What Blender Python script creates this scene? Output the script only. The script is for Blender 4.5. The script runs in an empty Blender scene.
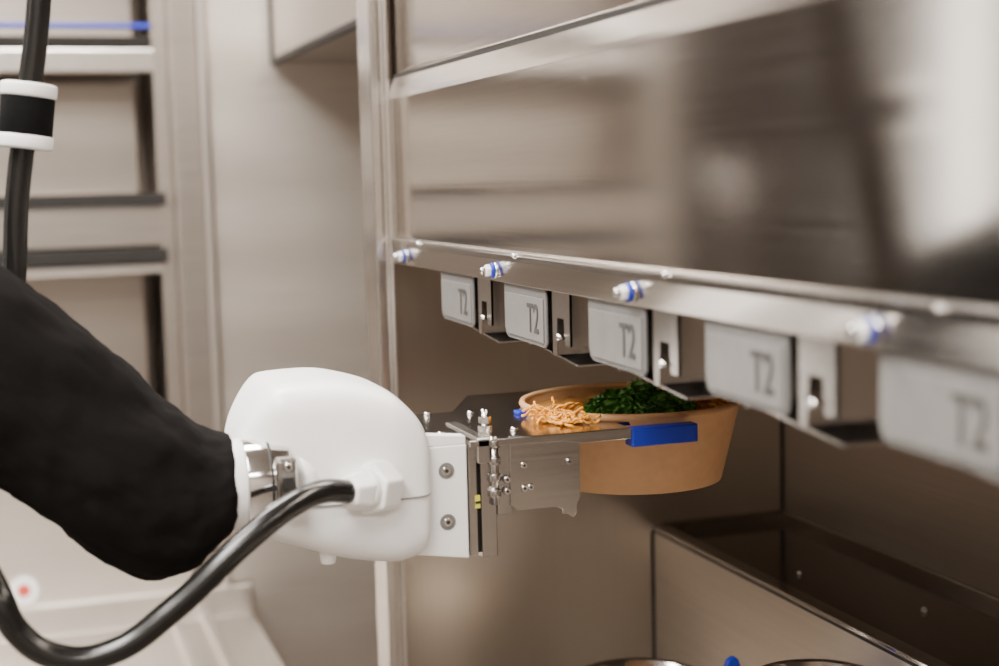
import bpy, bmesh, math, random
from mathutils import Vector, Matrix
random.seed(7)
COL = bpy.context.scene.collection

# ------------------------------------------------------------------ materials
def newmat(name):
    m = bpy.data.materials.new(name); m.use_nodes = True
    return m, m.node_tree, m.node_tree.nodes["Principled BSDF"]

def plain(name, col, rough=0.5, metal=0.0, noise=0.06, nscale=40, bump=0.0, spec=0.5, sss=0.0, coat=0.0):
    m, nt, b = newmat(name)
    tc = nt.nodes.new("ShaderNodeTexCoord"); n = nt.nodes.new("ShaderNodeTexNoise")
    n.inputs["Scale"].default_value = nscale; n.inputs["Detail"].default_value = 4
    nt.links.new(tc.outputs["Object"], n.inputs["Vector"])
    cr = nt.nodes.new("ShaderNodeValToRGB")
    cr.color_ramp.elements[0].position = 0.3; cr.color_ramp.elements[1].position = 0.7
    cr.color_ramp.elements[0].color = (*[max(0, c*(1-noise)) for c in col], 1)
    cr.color_ramp.elements[1].color = (*[min(1, c*(1+noise)) for c in col], 1)
    nt.links.new(n.outputs["Fac"], cr.inputs["Fac"]); nt.links.new(cr.outputs["Color"], b.inputs["Base Color"])
    b.inputs["Roughness"].default_value = rough; b.inputs["Metallic"].default_value = metal
    b.inputs["Specular IOR Level"].default_value = spec
    b.inputs["Coat Weight"].default_value = coat
    if sss: b.inputs["Subsurface Weight"].default_value = sss; b.inputs["Subsurface Scale"].default_value = 0.01
    if bump:
        bp = nt.nodes.new("ShaderNodeBump"); bp.inputs["Strength"].default_value = bump; bp.inputs["Distance"].default_value = 0.002
        nt.links.new(n.outputs["Fac"], bp.inputs["Height"]); nt.links.new(bp.outputs["Normal"], b.inputs["Normal"])
    return m

def steel(name, col, rough=0.25, stretch=(400, 6, 400), rv=0.05, cv=0.05, bump=0.02, wave=0.0, wmap=(5,5,5)):
    av = sum(col)/3; col = tuple(c*.82+av*.18 for c in col)
    m, nt, b = newmat(name)
    tc = nt.nodes.new("ShaderNodeTexCoord"); mp = nt.nodes.new("ShaderNodeMapping")
    mp.inputs["Scale"].default_value = stretch
    n = nt.nodes.new("ShaderNodeTexNoise"); n.inputs["Scale"].default_value = 1.0; n.inputs["Detail"].default_value = 3
    nt.links.new(tc.outputs["Object"], mp.inputs["Vector"]); nt.links.new(mp.outputs["Vector"], n.inputs["Vector"])
    cr = nt.nodes.new("ShaderNodeValToRGB")
    cr.color_ramp.elements[0].position = 0.3; cr.color_ramp.elements[1].position = 0.7
    cr.color_ramp.elements[0].color = (*[c*(1-cv) for c in col], 1)
    cr.color_ramp.elements[1].color = (*[min(1, c*(1+cv)) for c in col], 1)
    nt.links.new(n.outputs["Fac"], cr.inputs["Fac"]); nt.links.new(cr.outputs["Color"], b.inputs["Base Color"])
    mr = nt.nodes.new("ShaderNodeMapRange")
    mr.inputs["To Min"].default_value = rough-rv; mr.inputs["To Max"].default_value = rough+rv
    nt.links.new(n.outputs["Fac"], mr.inputs["Value"]); nt.links.new(mr.outputs["Result"], b.inputs["Roughness"])
    b.inputs["Metallic"].default_value = 1.0
    bp = nt.nodes.new("ShaderNodeBump"); bp.inputs["Strength"].default_value = bump; bp.inputs["Distance"].default_value = 0.001
    nt.links.new(n.outputs["Fac"], bp.inputs["Height"])
    last = bp
    if wave:
        m2 = nt.nodes.new("ShaderNodeMapping"); m2.inputs["Scale"].default_value = wmap
        n2 = nt.nodes.new("ShaderNodeTexNoise"); n2.inputs["Scale"].default_value = 1; n2.inputs["Detail"].default_value = 0
        nt.links.new(tc.outputs["Object"], m2.inputs["Vector"]); nt.links.new(m2.outputs["Vector"], n2.inputs["Vector"])
        b2 = nt.nodes.new("ShaderNodeBump"); b2.inputs["Strength"].default_value = wave; b2.inputs["Distance"].default_value = 0.02
        nt.links.new(n2.outputs["Fac"], b2.inputs["Height"]); nt.links.new(bp.outputs["Normal"], b2.inputs["Normal"]); last = b2
    nt.links.new(last.outputs["Normal"], b.inputs["Normal"])
    return m

def emit(name, col, s):
    m = bpy.data.materials.new(name); m.use_nodes = True; nt = m.node_tree
    b = nt.nodes["Principled BSDF"]; b.inputs["Emission Color"].default_value = (*col, 1); b.inputs["Emission Strength"].default_value = s
    b.inputs["Base Color"].default_value = (*col, 1)
    return m

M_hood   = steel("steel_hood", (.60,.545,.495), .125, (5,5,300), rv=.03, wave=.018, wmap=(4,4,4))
M_hoodlip= steel("steel_hood_lip", (.70,.66,.62), .18, (300,5,300))
M_flange = steel("steel_flange", (.44,.405,.37), .16, (300,5,300))
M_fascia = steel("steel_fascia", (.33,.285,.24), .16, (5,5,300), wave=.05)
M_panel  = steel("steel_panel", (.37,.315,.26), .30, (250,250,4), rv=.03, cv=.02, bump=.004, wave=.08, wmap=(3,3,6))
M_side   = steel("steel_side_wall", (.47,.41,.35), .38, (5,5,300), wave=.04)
M_post   = steel("steel_post", (.70,.65,.60), .3, (400,400,5))
M_post2  = steel("steel_corner_post", (.66,.615,.57), .25, (400,400,5))
M_tray   = steel("steel_tray_dark", (.18,.15,.125), .14, (300,5,5))
M_bin    = steel("steel_bin_face", (.60,.54,.47), .32, (5,5,300))
M_door   = steel("steel_door", (.74,.675,.605), .42, (8,300,300), wave=.3, wmap=(.6,.6,9))
M_rack   = steel("steel_rack", (.42,.37,.325), .38, (5,200,200))
M_rackin = steel("steel_rack_inner", (.48,.425,.37), .38, (5,200,200), wave=.2, wmap=(1,1,10))
M_counter= steel("steel_counter", (.64,.585,.53), .34, (200,5,5))
M_plate  = steel("steel_gripper_plate", (.50,.47,.44), .18, (6,300,300))
M_chrome = steel("steel_polished", (.78,.76,.74), .12, (60,60,60), rv=.03)
M_brk    = steel("steel_bracket", (.46,.43,.40), .25, (200,200,6))
M_white  = plain("white_plastic", (.93,.92,.90), .32, noise=.015, sss=.05)
M_white2 = plain("white_painted_metal", (.86,.85,.83), .35, noise=.02)
M_label  = plain("frosted_label_plastic", (.13,.125,.12), .45, noise=.08, nscale=60)
M_lens   = plain("frosted_label_lens", (.16,.154,.147), .40, noise=.08, nscale=60)
M_ink    = plain("label_ink", (.045,.043,.04), .6)
M_blue   = plain("blue_plastic", (.005,.022,.36), .4, noise=.05)
M_cloth  = plain("black_sleeve_fabric", (.006,.0052,.005), .95, noise=.3, nscale=900, bump=.3, spec=.08)
M_rubber = plain("black_cable_rubber", (.008,.0075,.007), .22, noise=.2)
M_band   = plain("black_velcro_band", (.004,.004,.004), .85, noise=.3, nscale=300, spec=.1)
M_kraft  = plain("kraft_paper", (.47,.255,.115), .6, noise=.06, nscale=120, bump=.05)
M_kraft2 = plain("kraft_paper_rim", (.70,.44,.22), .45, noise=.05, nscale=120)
M_herb   = plain("chopped_herbs", (.02,.10,.008), .5, noise=.5, nscale=150)
M_herb2  = plain("chopped_herbs_light", (.07,.23,.02), .5, noise=.5, nscale=150)
M_noodle = plain("fried_noodles", (.58,.23,.008), .42, noise=.4, nscale=200)
M_food   = plain("sauced_food", (.36,.16,.04), .45, noise=.5, nscale=120, bump=.6)
M_dark   = plain("dark_gap", (.015,.013,.012), .6)
M_darkrail = plain("dark_rail", (.018,.016,.015), .6, spec=.2)
M_yel    = plain("warning_label", (.55,.5,.05), .5)
M_wall   = plain("painted_wall", (.42,.37,.325), .7, noise=.03, nscale=3)
M_ceil   = plain("ceiling_tile", (.50,.47,.44), .8, noise=.03, nscale=3)
M_floor  = plain("kitchen_floor_vinyl", (.16,.135,.115), .4, noise=.1, nscale=30)
M_refldark   = steel("dark_reflected_steel", (.07,.058,.05), .35, (200,200,5))  # dark finish of the unseen boxes added for the hood's reflection
M_red    = plain("red_tag", (.6,.06,.05), .5)

# ------------------------------------------------------------------ mesh helpers
def empty(name, loc=(0,0,0)):
    e = bpy.data.objects.new(name, None); e.location = loc; e.empty_display_size = .05
    COL.objects.link(e); bpy.context.view_layer.update(); return e

def finish(ob, mat, parent=None, bevel=0, seg=2, smooth=False, sub=0):
    if mat: ob.data.materials.append(mat)
    if parent:
        ob.parent = parent; ob.matrix_parent_inverse = parent.matrix_world.inverted()
    if bevel:
        md = ob.modifiers.new("bevel", "BEVEL"); md.width = bevel; md.segments = seg; md.limit_method = 'ANGLE'
    if sub:
        md = ob.modifiers.new("sub", "SUBSURF"); md.levels = sub; md.render_levels = sub
    if smooth or bevel:
        for p in ob.data.polygons: p.use_smooth = bool(smooth)
    return ob

def meshobj(name, verts, faces):
    me = bpy.data.meshes.new(name); me.from_pydata([tuple(v) for v in verts], [], faces); me.update()
    bm = bmesh.new(); bm.from_mesh(me); bmesh.ops.recalc_face_normals(bm, faces=bm.faces); bm.to_mesh(me); bm.free()
    ob = bpy.data.objects.new(name, me); COL.objects.link(ob); return ob

def box(name, lo, hi, mat, parent=None, bevel=0, **k):
    x0,y0,z0 = lo; x1,y1,z1 = hi
    v = [(x0,y0,z0),(x1,y0,z0),(x1,y1,z0),(x0,y1,z0),(x0,y0,z1),(x1,y0,z1),(x1,y1,z1),(x0,y1,z1)]
    f = [(0,1,2,3),(4,5,6,7),(0,1,5,4),(1,2,6,5),(2,3,7,6),(3,0,4,7)]
    return finish(meshobj(name, v, f), mat, parent, bevel, **k)

def prism(name, pts, axis, a0, a1, mat, parent=None, bevel=0, **k):
    def mk(p, a):
        if axis == 'X': return (a, p[0], p[1])
        if axis == 'Y': return (p[0], a, p[1])
        return (p[0], p[1], a)
    n = len(pts)
    v = [mk(p, a0) for p in pts] + [mk(p, a1) for p in pts]
    f = [tuple(range(n)), tuple(range(n, 2*n))] + [(i, (i+1)%n, n+(i+1)%n, n+i) for i in range(n)]
    return finish(meshobj(name, v, f), mat, parent, bevel, **k)

def cyl(name, p0, p1, r0, mat, parent=None, r1=None, n=32, bevel=0, **k):
    p0 = Vector(p0); p1 = Vector(p1); r1 = r0 if r1 is None else r1
    d = (p1-p0).normalized(); a = d.orthogonal().normalized(); b = d.cross(a)
    v = []
    for p, r in ((p0, r0), (p1, r1)):
        for i in range(n):
            t = 2*math.pi*i/n; v.append(p + a*math.cos(t)*r + b*math.sin(t)*r)
    f = [tuple(range(n)), tuple(range(n, 2*n))] + [(i, (i+1)%n, n+(i+1)%n, n+i) for i in range(n)]
    ob = finish(meshobj(name, v, f), mat, parent, bevel, **k)
    if n > 12:
        for p in ob.data.polygons: p.use_smooth = len(p.vertices) == 4
    return ob

def revolve(name, prof, center, mat, parent=None, n=72):
    v = []; f = []; m = len(prof)
    for i in range(n):
        t = 2*math.pi*i/n
        for r, z in prof: v.append((center[0]+r*math.cos(t), center[1]+r*math.sin(t), center[2]+z))
    for i in range(n):
        for j in range(m-1):
            f.append((i*m+j, ((i+1)%n)*m+j, ((i+1)%n)*m+j+1, i*m+j+1))
    return finish(meshobj(name, v, f), mat, parent, smooth=True)

def tube(name, pts, r, mat, parent=None, res=8):
    cu = bpy.data.curves.new(name, 'CURVE'); cu.dimensions = '3D'; cu.bevel_depth = r; cu.bevel_resolution = 6
    cu.use_fill_caps = True
    sp = cu.splines.new('BEZIER'); sp.bezier_points.add(len(pts)-1)
    for bp, p in zip(sp.bezier_points, pts):
        bp.co = p; bp.handle_left_type = bp.handle_right_type = 'AUTO'
    sp.resolution_u = res
    ob = bpy.data.objects.new(name, cu); COL.objects.link(ob)
    dg = bpy.context.evaluated_depsgraph_get()
    me = bpy.data.meshes.new_from_object(ob.evaluated_get(dg))
    bpy.data.objects.remove(ob); me.name = name
    ob = bpy.data.objects.new(name, me); COL.objects.link(ob)
    ob.data.materials.clear()
    return finish(ob, mat, parent, smooth=True)

def loft(name, rings, mat, parent=None, sub=1, cap=True):
    n = len(rings[0]); v = [p for r in rings for p in r]; f = []
    for k in range(len(rings)-1):
        for i in range(n):
            f.append((k*n+i, k*n+(i+1)%n, (k+1)*n+(i+1)%n, (k+1)*n+i))
    if cap: f += [tuple(range(n)), tuple(range((len(rings)-1)*n, len(rings)*n))]
    return finish(meshobj(name, v, f), mat, parent, smooth=True, sub=sub)

def screw(name, p, r, parent, axis=(0,-1,0), h=.003, mat=None):
    a = Vector(axis); p = Vector(p)
    cyl(name, p, p+a*h, r, mat or M_chrome, parent, r1=r*.75, n=20)
    cyl(name+"_socket", p+a*h*.98, p+a*(h+.0003), r*.38, M_dark, parent, n=6)

# ------------------------------------------------------------------ room shell
box("floor", (-3,-2.6,-.05), (1.6,3.6,0), M_floor)
box("ceiling", (-3,-2.6,2.8), (1.6,3.6,2.85), M_ceil)
box("wall_left", (-3.05,-2.6,0), (-3,3.6,2.8), M_wall)
box("wall_right", (1.6,-2.6,0), (1.65,3.6,2.8), M_wall)
box("wall_back", (-3,3.6,0), (1.6,3.65,2.8), M_wall)
box("wall_front", (-3,-2.65,0), (1.6,-2.6,2.8), M_wall)

# ------------------------------------------------------------------ dispenser machine (runs along Y)
mach = empty("food_dispensing_machine", (.6,.8,0))
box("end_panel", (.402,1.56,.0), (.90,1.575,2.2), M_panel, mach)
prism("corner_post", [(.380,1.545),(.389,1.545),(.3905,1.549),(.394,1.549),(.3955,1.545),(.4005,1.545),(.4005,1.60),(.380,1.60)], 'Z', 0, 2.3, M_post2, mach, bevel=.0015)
box("rear_bounce_panel", (.402,1.585,.0), (.95,1.598,2.2), M_door, mach)  # unseen light panel added to brighten what the door reflects
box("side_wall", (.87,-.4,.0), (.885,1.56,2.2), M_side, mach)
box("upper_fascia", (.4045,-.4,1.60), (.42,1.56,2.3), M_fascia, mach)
prism("hood", [(.40,1.437),(.40,1.586),(.4005,1.589),(.4030,1.605),(.4045,1.606),(.4045,1.602),(.4043,1.588),(.404,1.582),(.404,1.437)], 'Y', -.4, 1.552, M_hood, mach)
prism("hood_top_bevel", [(.3992,1.5845),(.3998,1.589),(.4025,1.6055),(.4032,1.6055),(.4010,1.589),(.4004,1.5845)], 'Y', -.4, 1.5525, M_hoodlip, mach)
prism("hood_flange", [(.404,1.441),(.400,1.441),(.3980,1.4395),(.3968,1.4365),(.3966,1.432),(.3995,1.413),(.4010,1.413),(.3985,1.431),(.399,1.435),(.404,1.437)], 'Y', -.4, 1.552, M_flange, mach, bevel=.0006)
tube("hood_crease_highlight", [(.3978,-.4,1.4385),(.3978,.5,1.4385),(.3978,1.0,1.4385),(.3978,1.552,1.4385)], .0013, M_hoodlip, mach)  # lighter bead put in as the highlight along the fold
tube("hood_seam_bead", [(.4048,-.4,1.611),(.4048,.6,1.611),(.4048,1.2,1.611),(.4048,1.50,1.611),(.4045,1.53,1.606)], .0012, M_hoodlip, mach)
box("seam_gap", (.4034,-.4,1.6060), (.4055,1.54,1.6098), M_dark, mach)
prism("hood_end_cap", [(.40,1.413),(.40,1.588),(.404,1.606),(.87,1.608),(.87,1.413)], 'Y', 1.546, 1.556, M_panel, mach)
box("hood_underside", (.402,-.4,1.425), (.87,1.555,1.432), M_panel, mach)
box("bin_front_face", (.70,-.4,.0), (.712,1.555,1.091), M_bin, mach, bevel=.001)
box("bin_face_gap", (.6985,1.557,.0), (.701,1.56,1.09), M_dark, mach)
box("bin_rim_gap", (.6992,-.4,1.0895), (.7001,1.556,1.0925), M_dark, mach)
box("bin_rim_front", (.6985,-.4,1.0925), (.716,1.56,1.0975), M_flange, mach, bevel=.0012)
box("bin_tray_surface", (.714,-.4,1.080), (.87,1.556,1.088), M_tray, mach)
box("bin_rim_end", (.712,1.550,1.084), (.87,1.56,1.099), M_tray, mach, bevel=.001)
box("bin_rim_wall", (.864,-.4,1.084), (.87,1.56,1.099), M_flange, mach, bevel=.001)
tube("corner_dark_line", [(.869,1.559,1.10),(.869,1.559,1.25),(.869,1.559,1.42)], .0018, M_dark, mach)  # thin dark tube down the inner corner
for (x,y,s) in ((.80,1.17,.0045),(.76,1.33,.002)):
    bm = bmesh.new(); bmesh.ops.create_icosphere(bm, subdivisions=1, radius=s)
    for v in bm.verts: v.co *= random.uniform(.6,1.3)
    me = bpy.data.meshes.new("crumb"); bm.to_mesh(me); bm.free()
    o = bpy.data.objects.new("crumb", me); COL.objects.link(o); o.location = (x,y,1.090); finish(o, M_white2, mach)
box("lower_well_base", (.402,-.4,.86), (.70,1.56,.88), M_counter, mach)

for i in range(6):
    y = 1.490 - .2885*i
    z = 1.4225
    cyl("bolt_washer_%d"%i, (.3985,y,z), (.3962,y,z), .0070, M_chrome, mach)
    cyl("bolt_blue_spacer_%d"%i, (.3962,y,z), (.3932,y,z), .0064, M_blue, mach, bevel=.0006)
    cyl("bolt_nut_%d"%i, (.3932,y,z), (.3890,y,z), .0056, M_white2, mach, n=6, bevel=.0008)
    cyl("bolt_tip_%d"%i, (.3890,y,z), (.3845,y,z), .0036, M_chrome, mach, r1=.0028, bevel=.0008)
    cyl("rivet_%d"%i, (.3985,y-.055,1.436), (.394,y-.055,1.438), .0026, M_chrome, mach, r1=.0015)

def text_mesh(name, body, size, loc, rot, mat, parent, sx=1.0):
    t = bpy.data.curves.new(name, 'FONT'); t.body = body; t.size = size; t.extrude = .0002; t.align_x = 'CENTER'; t.align_y = 'CENTER'; t.offset = .0003
    ob = bpy.data.objects.new(name, t); COL.objects.link(ob); ob.matrix_world = Matrix.Translation(loc) @ rot @ Matrix.Diagonal((sx,1,1,1))
    bpy.context.view_layer.update()
    dg = bpy.context.evaluated_depsgraph_get(); me = bpy.data.meshes.new_from_object(ob.evaluated_get(dg)); me.transform(ob.matrix_world)
    bpy.data.objects.remove(ob); ob = bpy.data.objects.new(name, me); COL.objects.link(ob); ob.data.materials.clear()
    return finish(ob, mat, parent)
ROT = Matrix(((0,0,-1,0),(-1,0,0,0),(0,1,0,0),(0,0,0,1)))
for i in range(6):
    y0 = 1.381 - .1885*i
    u = empty("dispenser_outlet" if i == 0 else "dispenser_outlet.%03d"%i, (.45,y0-.06,1.39))
    y1 = y0-.100
    prism("label_plate", [(y0,1.425),(y0,1.376),(y0-.003,1.370),(y0-.009,1.3675),(y1+.004,1.3665),(y1,1.370),(y1,1.425)], 'X', .4025, .4045, M_label, u, bevel=.0005)
    prism("label_lens", [(y0-.004,1.405),(y0-.004,1.377),(y0-.010,1.371),(y1+.004,1.370),(y1+.004,1.405)], 'X', .4013, .4025, M_lens, u, bevel=.0004)
    text_mesh("label_text", "T2", .033, Vector((.4009, y1+.026, 1.387)), ROT, M_ink, u, .75)
    yb0, yb1 = y1-.006, y1-.046
    box("bracket_flange_far", (.405,yb0-.0015,1.362), (.46,yb0,1.43), M_brk, u)
    box("bracket_flange_near", (.405,yb1,1.372), (.46,yb1+.0015,1.43), M_brk, u)
    prism("bracket_web", [(yb0,1.425),(yb0,1.362),(yb0-.010,1.362),(yb0-.012,1.392),(yb0-.026,1.392),(yb0-.028,1.372),(yb1,1.372),(yb1,1.425)], 'X', .405, .4065, M_brk, u)
    prism("chute_floor", [(y0-.045,1.3645),(y0-.045,1.366),(yb1+.004,1.3575),(yb1+.004,1.356)], 'X', .412, .445, M_brk, u)
    prism("chute_side", [(y0-.045,1.3645),(y0-.045,1.43),(yb1+.004,1.40),(yb1+.004,1.356)], 'X', .4445, .446, M_brk, u)
    box("chute_back", (.406,y0-.047,1.3645), (.446,y0-.045,1.43), M_brk, u)
    cyl("bracket_pin", (.401,yb0-.020,1.378), (.408,yb0-.020,1.378), .0022, M_chrome, u, n=16)

# ------------------------------------------------------------------ pans and spatula below
def pan(name, c, r, h):
    e = empty(name, (c[0],c[1],c[2]-h))
    revolve("pan_shell", [(0,-h),(r*.93,-h),(r*.97,-h+.01),(r,-.004),(r+.006,-.001),(r+.008,0),(r+.006,.002),(r,.001),(r*.96,-h+.012),(r*.9,-h+.003),(0,-h+.003)], c, M_plate, e)
    return e
pan("steel_pan", (.555,1.27,1.0215), .060, .1405)
pan("steel_pan.001", (.627,1.065,1.0760), .052, .1950)
sp = empty("blue_spatula", (.608,1.24,.88))
prism("handle", [(.598,.882),(.610,.882),(.6205,1.030),(.6215,1.050),(.618,1.060),(.613,1.063),(.607,1.060),(.6035,1.050),(.604,1.030)], 'Y', 1.190, 1.196, M_blue, sp, bevel=.002)

# ------------------------------------------------------------------ bowl with food
bc = Vector((.511,1.180,1.2400))
bowl = empty("takeaway_bowl_with_food", bc)
H = .0670; R = .0925; Rb = .0770
prof = [(0,.004),(Rb-.004,.004),(Rb-.003,0),(Rb,0),(R,H-.004),(R+.0025,H-.003),(R+.004,H-.0005),(R+.003,H+.002),(R+.0005,H+.0025),(R-.001,H),(Rb-.001,.006),(0,.006)]
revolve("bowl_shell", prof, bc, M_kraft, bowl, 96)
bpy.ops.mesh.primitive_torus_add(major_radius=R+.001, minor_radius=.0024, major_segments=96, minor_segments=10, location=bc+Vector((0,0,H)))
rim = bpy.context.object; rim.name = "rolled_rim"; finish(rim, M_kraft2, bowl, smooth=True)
v=[]; f=[]; NR=14; NA=48
for i in range(NR+1):
    for j in range(NA):
        r=(R-.003)*i/NR; t=2*math.pi*j/NA
        v.append((bc.x+r*math.cos(t), bc.y+r*math.sin(t), bc.z+H-.012+random.uniform(0,.007)+.006*(1-i/NR)))
for i in range(NR):
    for j in range(NA): f.append((i*NA+j, i*NA+(j+1)%NA, (i+1)*NA+(j+1)%NA, (i+1)*NA+j))
finish(meshobj("food_bed", v, f), M_food, bowl, smooth=True)
def shards(name, n, c, rx, ry, h, s, mat, parent):
    v=[]; f=[]
    for k in range(n):
        t=random.uniform(0,2*math.pi); q=random.random()**.55
        x=c[0]+rx*q*math.cos(t); y=c[1]+ry*q*math.sin(t)
        z=c[2]+h*(1-q**1.6)*random.uniform(.5,1.0)*(.8+.4*math.sin(x*160)*math.cos(y*140))+random.uniform(0,.003)
        m=Matrix.Rotation(random.uniform(0,6.28),3,'Z')@Matrix.Rotation(random.uniform(-1.2,1.2),3,'X')@Matrix.Rotation(random.uniform(-1,1),3,'Y')
        w=s*random.uniform(.6,1.2); l=s*random.uniform(.8,1.7); b=len(v); cu=random.uniform(.2,.5)*w
        loc=[(-l,0,0),(-l*.4,-w*.6,cu),(-l*.4,w*.6,cu),(l*.3,-w*.7,cu*.8),(l*.3,w*.7,cu*.8),(l,0,0),(-l*.1,0,-cu*.4)]
        for p in loc: v.append(Vector((x,y,z))+m@Vector(p))
        f += [(b,b+1,b+6),(b,b+6,b+2),(b+1,b+3,b+6),(b+2,b+6,b+4),(b+3,b+5,b+6),(b+4,b+6,b+5)]
    return finish(meshobj(name, v, f), mat, parent)
hc=(.506,1.150,bc.z+H-.004)
bm=bmesh.new(); bmesh.ops.create_icosphere(bm, subdivisions=4, radius=1)
for vv in bm.verts:
    d=1+random.uniform(-.10,.10); vv.co=Vector((vv.co.x*.034*d,vv.co.y*.036*d,max(-.2,vv.co.z)*.012*d))
me=bpy.data.meshes.new("herb_core"); bm.to_mesh(me); bm.free()
o=bpy.data.objects.new("herb_core",me); COL.objects.link(o); o.location=hc; finish(o,M_herb,bowl)
shards("herb_leaves", 900, hc, .046, .044, .020, .0034, M_herb, bowl)
shards("herb_leaves_light", 1000, hc, .046, .044, .023, .0032, M_herb2, bowl)
def noodles(name, n, c, rx, ry, h, parent, mat=M_noodle, r=.0011):
    obs=[]
    for k in range(n):
        a=random.uniform(0,6.28); q=random.random()**.6
        p=Vector((c[0]+rx*q*math.cos(a), c[1]+ry*q*math.sin(a), c[2]+h*(1-q*q)*random.uniform(.3,1)+.0012))
        pts=[]; d=random.uniform(0,6.28)
        for s in range(8):
            pts.append(p.copy()); d+=random.uniform(-.9,.9)
            p=p+Vector((math.cos(d),math.sin(d),0))*.0032; p.z=c[2]+.0012+max(0,(p.z-c[2]-.0012)+random.uniform(-.0025,.0025))
        obs.append(tube(name, pts, r, mat, None, 3))
    bm=bmesh.new()
    for o in obs: bm.from_mesh(o.data)
    me=bpy.data.meshes.new(name); bm.to_mesh(me); bm.free()
    for o in obs: bpy.data.objects.remove(o)
    ob=bpy.data.objects.new(name, me); COL.objects.link(ob); return finish(ob, mat, parent, smooth=True)
noodles("noodle_pile", 42, (.423,1.136,1.3045), .010, .011, .006, bowl)
noodles("noodle_spill", 24, (.426,1.108,1.3035), .014, .007, .003, bowl)
noodles("noodles_in_bowl", 70, (.57,1.17,bc.z+H-.004), .026, .055, .004, bowl)

# ------------------------------------------------------------------ robot arm
arm = empty("robot_arm", (-.75,1.15,0))
def sring(x, z0, z1, y0, y1, e=5.5, n=32):
    cz=(z0+z1)/2; hz=(z1-z0)/2; cy=(y0+y1)/2; hy=(y1-y0)/2; out=[]
    for i in range(n):
        t=2*math.pi*i/n; c=math.cos(t); s=math.sin(t)
        yy=math.copysign(abs(c)**(2/e),c)*hy; zz=math.copysign(abs(s)**(2/e),s)*hz
        out.append(Vector((x, cy+yy, cz+zz)))
    return out
st=[(.157,1.266,1.308,1.10,1.15),(.159,1.260,1.315,1.090,1.160),(.164,1.250,1.327,1.078,1.173),(.175,1.240,1.344,1.068,1.185),(.184,1.236,1.3535,1.063,1.189),
    (.190,1.234,1.3555,1.061,1.190),(.225,1.2215,1.3565,1.057,1.193),(.240,1.217,1.3545,1.056,1.194),(.268,1.2125,1.3465,1.056,1.194),(.276,1.212,1.342,1.057,1.193),
    (.291,1.2155,1.327,1.060,1.190),(.2965,1.221,1.318,1.063,1.187),(.2990,1.232,1.308,1.070,1.180),(.2997,1.240,1.302,1.078,1.174)]
loft("gripper_housing", [sring(*s) for s in st], M_white, arm, sub=2)
seam=[(.205,1.0588,1.266),(.235,1.0560,1.266),(.265,1.0556,1.266),(.280,1.0574,1.266),(.293,1.0608,1.266),(.2980,1.068,1.266)]
tube("housing_seam", seam, .0006, M_lens, arm)
cyl("housing_foot_screw", (.222,1.085,1.232), (.222,1.085,1.2165), .007, M_white, arm, r1=.0055, bevel=.001)
g0=Vector((.262,1.062,1.276)); g1=Vector((.216,1.030,1.280)); gd=(g1-g0).normalized()
cyl("gland_base_nut", g0+gd*.000, g0+gd*.020, .0205, M_white, arm, n=6, bevel=.002)
cyl("gland_collar", g0+gd*.020, g0+gd*.026, .0150, M_white, arm, bevel=.001)
cyl("gland_cap_nut", g0+gd*.026, g0+gd*.042, .0165, M_white, arm, r1=.0125, n=6, bevel=.002)
ge=g0+gd*.038
cable=[(-.30,1.25,2.05),(-.05,1.18,1.92),(.045,1.15,1.74),(.039,1.15,1.636),(.026,1.15,1.555),(.016,1.15,1.493),(.008,1.15,1.42),(-.02,1.15,1.33),(-.028,1.07,1.275),(-.012,1.0,1.242),
       (.000,.998,1.214),(.024,.996,1.196),(.056,.994,1.196),(.096,.994,1.219),(.148,.998,1.260),(.180,1.008,1.2785),(.205,1.022,1.284),tuple(ge)]
tube("air_cable", cable, .0087, M_rubber, arm, 14)
ca=Vector((.0290,1.148,1.5765)); cb=Vector((.0230,1.148,1.5295)); cd=(cb-ca)
cyl("clip_ring_top", ca, ca+cd*.22, .0200, M_white, arm, bevel=.002)
cyl("clip_ring_bottom", cb-cd*.22, cb, .0200, M_white, arm, bevel=.002)
cyl("clip_band", ca+cd*.15, cb-cd*.15, .0190, M_band, arm, bevel=.001)
cyl("wrist_white_ring", (.146,1.078,1.284), (.160,1.078,1.284), .0330, M_white, arm, n=48, bevel=.002)
cyl("wrist_collar", (.159,1.078,1.2845), (.192,1.078,1.2845), .0315, M_chrome, arm, n=48, bevel=.0015)
cyl("wrist_collar_groove", (.176,1.078,1.2845), (.178,1.078,1.2845), .0318, M_dark, arm, n=48)
cyl("wrist_neck", (.190,1.078,1.2845), (.205,1.085,1.2845), .027, M_white, arm, n=48)
box("collar_clamp", (.179,1.043,1.270), (.194,1.056,1.306), M_brk, arm, bevel=.003, seg=3)
box("collar_clamp_slot", (.1835,1.0425,1.284), (.1905,1.0435,1.292), M_dark, arm)
screw("clamp_bolt_a", (.187,1.043,1.300), .0036, arm); screw("clamp_bolt_b", (.187,1.043,1.277), .0036, arm)
pairs=[((-.36,1.73),(-.42,1.60)),((-.25,1.635),(-.31,1.52)),((-.16,1.568),(-.21,1.46)),((-.071,1.502),(-.120,1.400)),((-.035,1.475),(-.085,1.362)),((.002,1.449),(-.050,1.332)),((.026,1.430),(-.028,1.313)),((.049,1.409),(-.007,1.296)),
       ((.068,1.392),(.010,1.280)),((.085,1.375),(.026,1.264)),((.098,1.360),(.040,1.250)),((.111,1.347),(.055,1.238)),((.121,1.336),(.074,1.226)),((.131,1.326),(.094,1.220)),((.139,1.3215),(.112,1.221)),((.147,1.320),(.128,1.231)),((.151,1.319),(.141,1.245)),((.153,1.317),(.151,1.253))]
rings=[]
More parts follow.
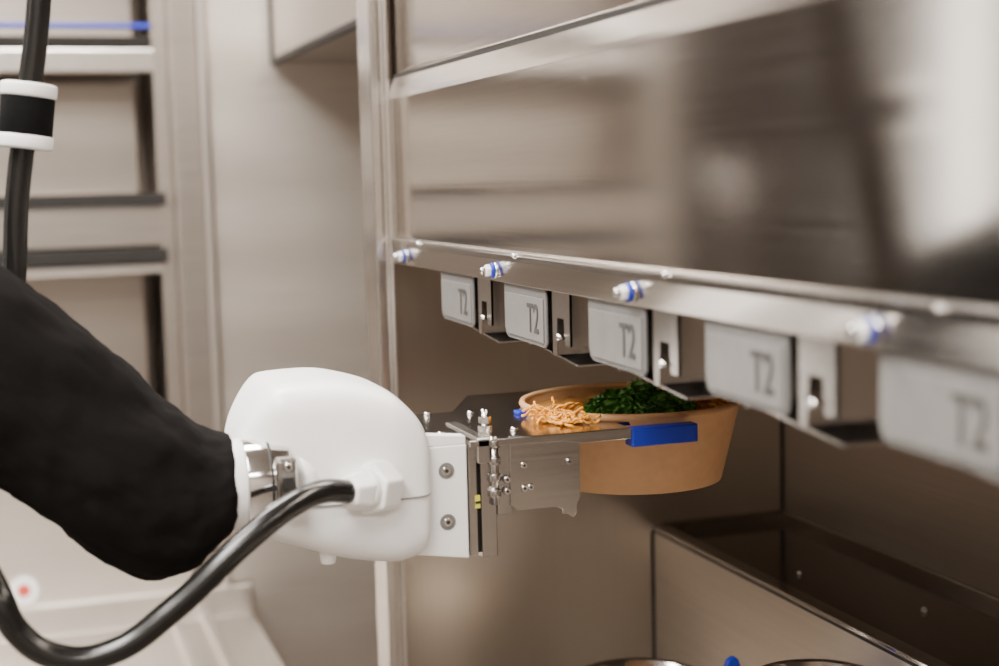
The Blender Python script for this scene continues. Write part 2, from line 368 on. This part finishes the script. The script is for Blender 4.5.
for k,(t,b) in enumerate(pairs):
    t=Vector((t[0],0,t[1])); b=Vector((b[0],0,b[1])); c=(t+b)/2; h=(t-b)/2
    hy=(.056 if k<12 else .056-(k-11)*.0033); cy=1.092 if k<9 else 1.092-(k-8)*.0014
    am=1.0 if k<9 else 1.6
    ring=[]
    for i in range(56):
        a=2*math.pi*i/56
        wr=1+am*(.014*math.sin(3*a+k*.9)+.010*math.sin(7*a-k*1.7)+.010*math.sin(5*a+k*2.6))
        p=c+h*math.cos(a)*(1 if abs(math.cos(a))>.97 else wr); ring.append(Vector((p.x, cy-math.sin(a)*hy*wr, p.z)))
    rings.append(ring)
slv=loft("black_sleeve", rings, M_cloth, arm, sub=2)
tx=bpy.data.textures.new("fabric_creases",'CLOUDS'); tx.noise_scale=.03; tx.noise_depth=2
dm=slv.modifiers.new("creases",'DISPLACE'); dm.texture=tx; dm.strength=.009; dm.mid_level=.5; dm.texture_coords='LOCAL'
tube("upper_arm_link", [(-.39,1.085,1.665),(-.55,1.10,1.74),(-.72,1.13,1.70),(-.75,1.15,1.50)], .06, M_white, arm)
cyl("shoulder_joint", (-.75,1.06,1.45), (-.75,1.24,1.45), .085, M_white, arm, bevel=.01)
cyl("pedestal", (-.75,1.15,0), (-.75,1.15,1.46), .09, M_white2, arm, r1=.075)
box("pedestal_foot", (-.90,1.0,0), (-.60,1.30,.02), M_brk, arm, bevel=.004)

grip = arm
DY=.013
before=set(bpy.data.objects)
prism("mount_block", [(.286,1.2185),(.329,1.2115),(.329,1.3000),(.292,1.3000)], 'Y', 1.060, 1.152, M_white2, grip, bevel=.0012)
prism("mount_block_cap", [(.293,1.3000),(.3285,1.3000),(.3285,1.3065),(.297,1.3095)], 'Y', 1.0605, 1.072, M_white2, grip, bevel=.0008)
for z in (1.281,1.2415):
    cyl("mount_counterbore", (.3125,1.0595,z), (.3125,1.061,z), .0062, M_lens, grip)
    screw("mount_screw", (.3125,1.060,z), .0042, grip, h=.0015)
box("guide_plate_a", (.330,1.060,1.213), (.3365,1.152,1.3000), M_plate, grip, bevel=.0006)
box("guide_gap", (.3365,1.066,1.214), (.3395,1.150,1.300), M_dark, grip)
box("guide_plate_b", (.3395,1.060,1.211), (.352,1.150,1.291), M_brk, grip, bevel=.0008)
box("warning_tag", (.3345,1.0593,1.250), (.3385,1.060,1.260), M_yel, grip)
box("warning_tag_dark", (.3345,1.0591,1.2535), (.3385,1.0593,1.2555), M_dark, grip)
box("hinge_block", (.336,1.054,1.285), (.346,1.14,1.3045), M_brk, grip, bevel=.001)
cyl("hinge_pin", (.350,1.058,1.252), (.350,1.058,1.305), .0034, M_plate, grip)
for z in (1.258,1.270,1.283,1.296):
    cyl("hinge_knuckle", (.350,1.058,z), (.350,1.058,z+.006), .0048, M_brk, grip, bevel=.0006)
box("side_leaf", (.352,1.058,1.243), (.364,1.062,1.302), M_brk, grip, bevel=.0008)
prism("front_bracket", [(.362,1.304),(.4195,1.3015),(.4195,1.252),(.4165,1.246),(.4165,1.240),(.413,1.2365),(.4085,1.2395),(.405,1.2395),(.4045,1.2435),(.3995,1.2455),(.372,1.2455),(.366,1.2465),(.362,1.250)], 'Y', 1.056, 1.0585, M_plate, grip, bevel=.0006)
for (x,z) in ((.373,1.281),(.373,1.263),(.410,1.281),(.359,1.271),(.359,1.262),(.378,1.2635)):
    screw("bracket_screw", (x,1.056,z), .0030, grip, h=.0022)
n=24
cx,cy,rr=bc.x,bc.y-DY,R-.0015
arc=[]
for i in range(n+1):
    y=1.083+(1.254-1.083)*i/n
    dx=math.sqrt(max(0,rr*rr-(y-cy)**2)); arc.append((cx-dx,y))
top=[(.300,1.073),(.330,1.073),(.330,1.056),(.462,1.054),(.462,arc[0][1])]+arc+[(.462,1.254),(.462,1.285),(.40,1.285),(.36,1.20),(.300,1.20)]
prism("top_plate", top, 'Z', 1.3000, 1.3030, M_plate, grip)
prism("top_plate_lip", [(.330,1.3030),(.462,1.3030),(.462,1.2945),(.420,1.2945),(.405,1.297),(.330,1.298)], 'Y', 1.054, 1.0565, M_plate, grip, bevel=.0005)
for (x,y) in ((.318,1.09),(.318,1.18),(.335,1.19),(.37,1.18),(.376,1.085)):
    cyl("top_plate_screw", (x,y,1.3030), (x,y,1.306), .0036, M_chrome, grip, r1=.0026, n=20)
cyl("top_bolt", (.352,1.085,1.3030), (.352,1.085,1.322), .0028, M_chrome, grip)
cyl("top_bolt_nut", (.352,1.085,1.3030), (.352,1.085,1.309), .0055, M_chrome, grip, n=6)
cyl("top_bolt_nut_b", (.352,1.085,1.311), (.352,1.085,1.316), .0050, M_chrome, grip, n=6)
prism("blue_pad_front", [(.463,1.054),(.519,1.054),(.521,1.057),(.521,1.069),(.463,1.069)], 'Z', 1.2875, 1.3020, M_blue, grip, bevel=.001)
prism("blue_pad_back", [(.44,1.265),(.525,1.265),(.525,1.283),(.44,1.283)], 'Z', 1.2865, 1.3015, M_blue, grip, bevel=.001)
box("blue_pad_left", (.404,1.155,1.3030), (.412,1.168,1.3060), M_blue, grip, bevel=.001)
bpy.context.view_layer.update()
for o in set(bpy.data.objects)-before:
    o.location.y += DY

# ------------------------------------------------------------------ left background
door = empty("steel_cold_room_door", (.6,2.4,0))
box("door_panel", (.326,2.40,.0), (1.1,2.44,2.5), M_door, door)
box("door_edge", (.314,2.385,.0), (.328,2.44,2.5), M_post, door, bevel=.004)
box("door_frame_post", (.272,2.395,.0), (.314,2.47,2.5), M_rack, door, bevel=.003)
cab = empty("hanging_steel_cabinet", (.6,2.1,1.7))
box("cabinet_body", (.430,1.70,1.692), (.86,2.395,2.3), M_rack, cab)
box("cabinet_bottom_lip", (.426,1.70,1.686), (.434,2.39,1.696), M_darkrail, cab, bevel=.001)
box("cabinet_corner_edge", (.426,2.380,1.69), (.434,2.39,2.3), M_darkrail, cab, bevel=.001)
rack = empty("steel_shelving_rack", (-.1,2.6,0))
XL=-.30
box("back_panel", (XL-.01,2.80,.0), (.272,2.82,2.5), M_rack, rack)
box("side_panel_right", (.262,2.47,.0), (.272,2.80,2.5), M_rack, rack)
box("side_panel_left", (XL-.05,2.455,.0), (XL,2.80,2.5), M_post, rack)  # unseen side in light steel, added for a bright band in the hood
box("upright", (.250,2.455,.0), (.272,2.47,2.5), M_rack, rack, bevel=.002)
for k,(z0,z1) in enumerate(((1.68,1.717),(1.362,1.378),(1.405,1.468),(1.0,1.02),(1.94,1.98))):
    box("shelf_lip_%d"%k, (XL,2.455,z0), (.254,2.475,z1), M_post if k!=2 else M_rack, rack, bevel=.003)
    box("shelf_%d"%k, (XL,2.475,z1-.006), (.254,2.80,z1), M_rack, rack)
box("dark_band_1", (XL,2.448,1.470), (.260,2.475,1.490), M_darkrail, rack, bevel=.002)  # dark band just above the middle shelf lip
box("dark_rail_2", (XL,2.448,1.379), (.260,2.475,1.402), M_darkrail, rack, bevel=.002)
box("gap_shade_strip", (XL,2.475,1.718), (.260,2.49,1.738), M_darkrail, rack)  # dark strip put in as the shade in the gap above the lip
tube("blue_seal", [(XL,2.455,1.752),(-.2,2.455,1.752),(.250,2.455,1.752)], .004, M_blue, rack)
for k,(z0,z1) in enumerate(((1.745,1.94),(1.49,1.675),(1.02,1.36))):
    box("inset_panel_%d"%k, (XL,2.60,z0), (.235,2.61,z1), M_rackin, rack, bevel=.004)
ctr = empty("steel_counter_bench", (-.1,2.0,0))
box("counter_top", (-.31,1.95,.79), (.36,2.383,.81), M_counter, ctr, bevel=.003)
box("counter_front", (-.31,1.96,.0), (.36,1.97,.79), M_counter, ctr)
box("counter_upstand", (-.31,2.368,.81), (.36,2.383,.86), M_post, ctr, bevel=.003)
box("slide_rail_1", (.225,1.95,.81), (.240,2.368,.822), M_post, ctr, bevel=.002)
box("slide_rail_2", (.275,1.95,.81), (.290,2.368,.822), M_post, ctr, bevel=.002)
box("splash_panel", (-.31,2.384,.0), (.268,2.394,1.12), M_door, ctr)
cyl("red_tag", (.01,2.384,.885), (.01,2.382,.885), .022, M_white, ctr); cyl("red_tag_mark", (.01,2.382,.885), (.01,2.381,.885), .010, M_red, ctr)
dark_blk = empty("reflected_dark_block", (-.65,2.7,0))  # unseen dark box added to give the hood its dark reflection
box("dark_block_body", (-.925,2.49,.05), (-.395,3.1,2.3), M_refldark, dark_blk, bevel=.01)
box("dark_block_front", (-.915,2.47,.1), (-.405,2.49,2.28), M_refldark, dark_blk, bevel=.006)
tube("dark_block_handle", [(-.44,2.47,1.0),(-.44,2.43,1.03),(-.44,2.43,1.5),(-.44,2.47,1.53)], .01, M_chrome, dark_blk)
for i in range(2):
    cyl("dark_block_foot_%d"%i, (-.85+i*.38,2.7,0), (-.85+i*.38,2.7,.06), .03, M_rubber, dark_blk)
dark_sd = empty("reflected_dark_side", (-2.3,3.35,0))  # unseen dark box added to end the bright reflection on the hood
box("dark_side_body", (-2.75,3.15,.0), (-1.92,3.59,2.2), M_refldark, dark_sd, bevel=.008)
box("dark_side_panel_a", (-2.74,3.13,.05), (-2.34,3.15,2.15), M_refldark, dark_sd, bevel=.005)
box("dark_side_panel_b", (-2.33,3.13,.05), (-1.93,3.15,2.15), M_refldark, dark_sd, bevel=.005)

# ------------------------------------------------------------------ lights
M_tube = emit("light_diffuser", (1,.96,.90), 7)
def lamp(name, loc, sx, sy, power, col=(1,.945,.885)):
    e = empty(name, (loc[0],loc[1],loc[2]))
    box("fixture", (loc[0]-sx/2-.02,loc[1]-sy/2-.02,loc[2]), (loc[0]+sx/2+.02,loc[1]+sy/2+.02,2.8), M_white2, e)
    box("diffuser", (loc[0]-sx/2,loc[1]-sy/2,loc[2]-.005), (loc[0]+sx/2,loc[1]+sy/2,loc[2]), M_tube, e)
    l = bpy.data.lights.new("lamp", 'AREA'); l.shape='RECTANGLE'; l.size=sx; l.size_y=sy; l.energy=power; l.color=col
    o = bpy.data.objects.new("lamp_light", l); COL.objects.link(o); o.location=(loc[0],loc[1],loc[2]-.01)
    o.parent=e; o.matrix_parent_inverse=e.matrix_world.inverted()
lamp("ceiling_light", (-.7,.2,2.74), .6, 1.4, 105)
lamp("ceiling_light.001", (-.3,1.75,2.74), 1.2, .5, 84)
lamp("ceiling_light.002", (-2.0,1.6,2.74), .5, 1.4, 35)
lamp("ceiling_light.003", (-.6,-1.5,2.74), 1.2, .4, 62)
glow = empty("hood_glow_strip", (-1.77,3.55,1.4))  # unseen glowing strip added to draw the bright band on the hood
box("fixture", (-1.83,3.56,.2), (-1.71,3.60,2.6), M_white2, glow)
box("diffuser", (-1.81,3.545,.22), (-1.73,3.56,2.58), emit("hood_glow_emitter",(1,.96,.9),9), glow)

w = bpy.data.worlds.new("world"); bpy.context.scene.world = w; w.use_nodes = True
w.node_tree.nodes["Background"].inputs[0].default_value = (1,.92,.84,1); w.node_tree.nodes["Background"].inputs[1].default_value = .2

# ------------------------------------------------------------------ camera
th=math.radians(18.43); ph=math.radians(5.9); ro=.025
F=Vector((math.sin(th)*math.cos(ph),math.cos(th)*math.cos(ph),-math.sin(ph)))
r0=Vector((math.cos(th),-math.sin(th),0)); u0=r0.cross(F)
r=r0*math.cos(ro)-u0*math.sin(ro); u=u0*math.cos(ro)+r0*math.sin(ro)
cam=bpy.data.cameras.new("camera"); cam.lens=54.05; cam.sensor_width=36; cam.clip_start=.02
co=bpy.data.objects.new("camera",cam); COL.objects.link(co)
m=Matrix((( r.x,u.x,-F.x,0),(r.y,u.y,-F.y,0),(r.z,u.z,-F.z,1.5),(0,0,0,1)))
co.matrix_world=m
cam.dof.use_dof=True; cam.dof.focus_distance=1.22; cam.dof.aperture_fstop=3.8
bpy.context.scene.camera=co
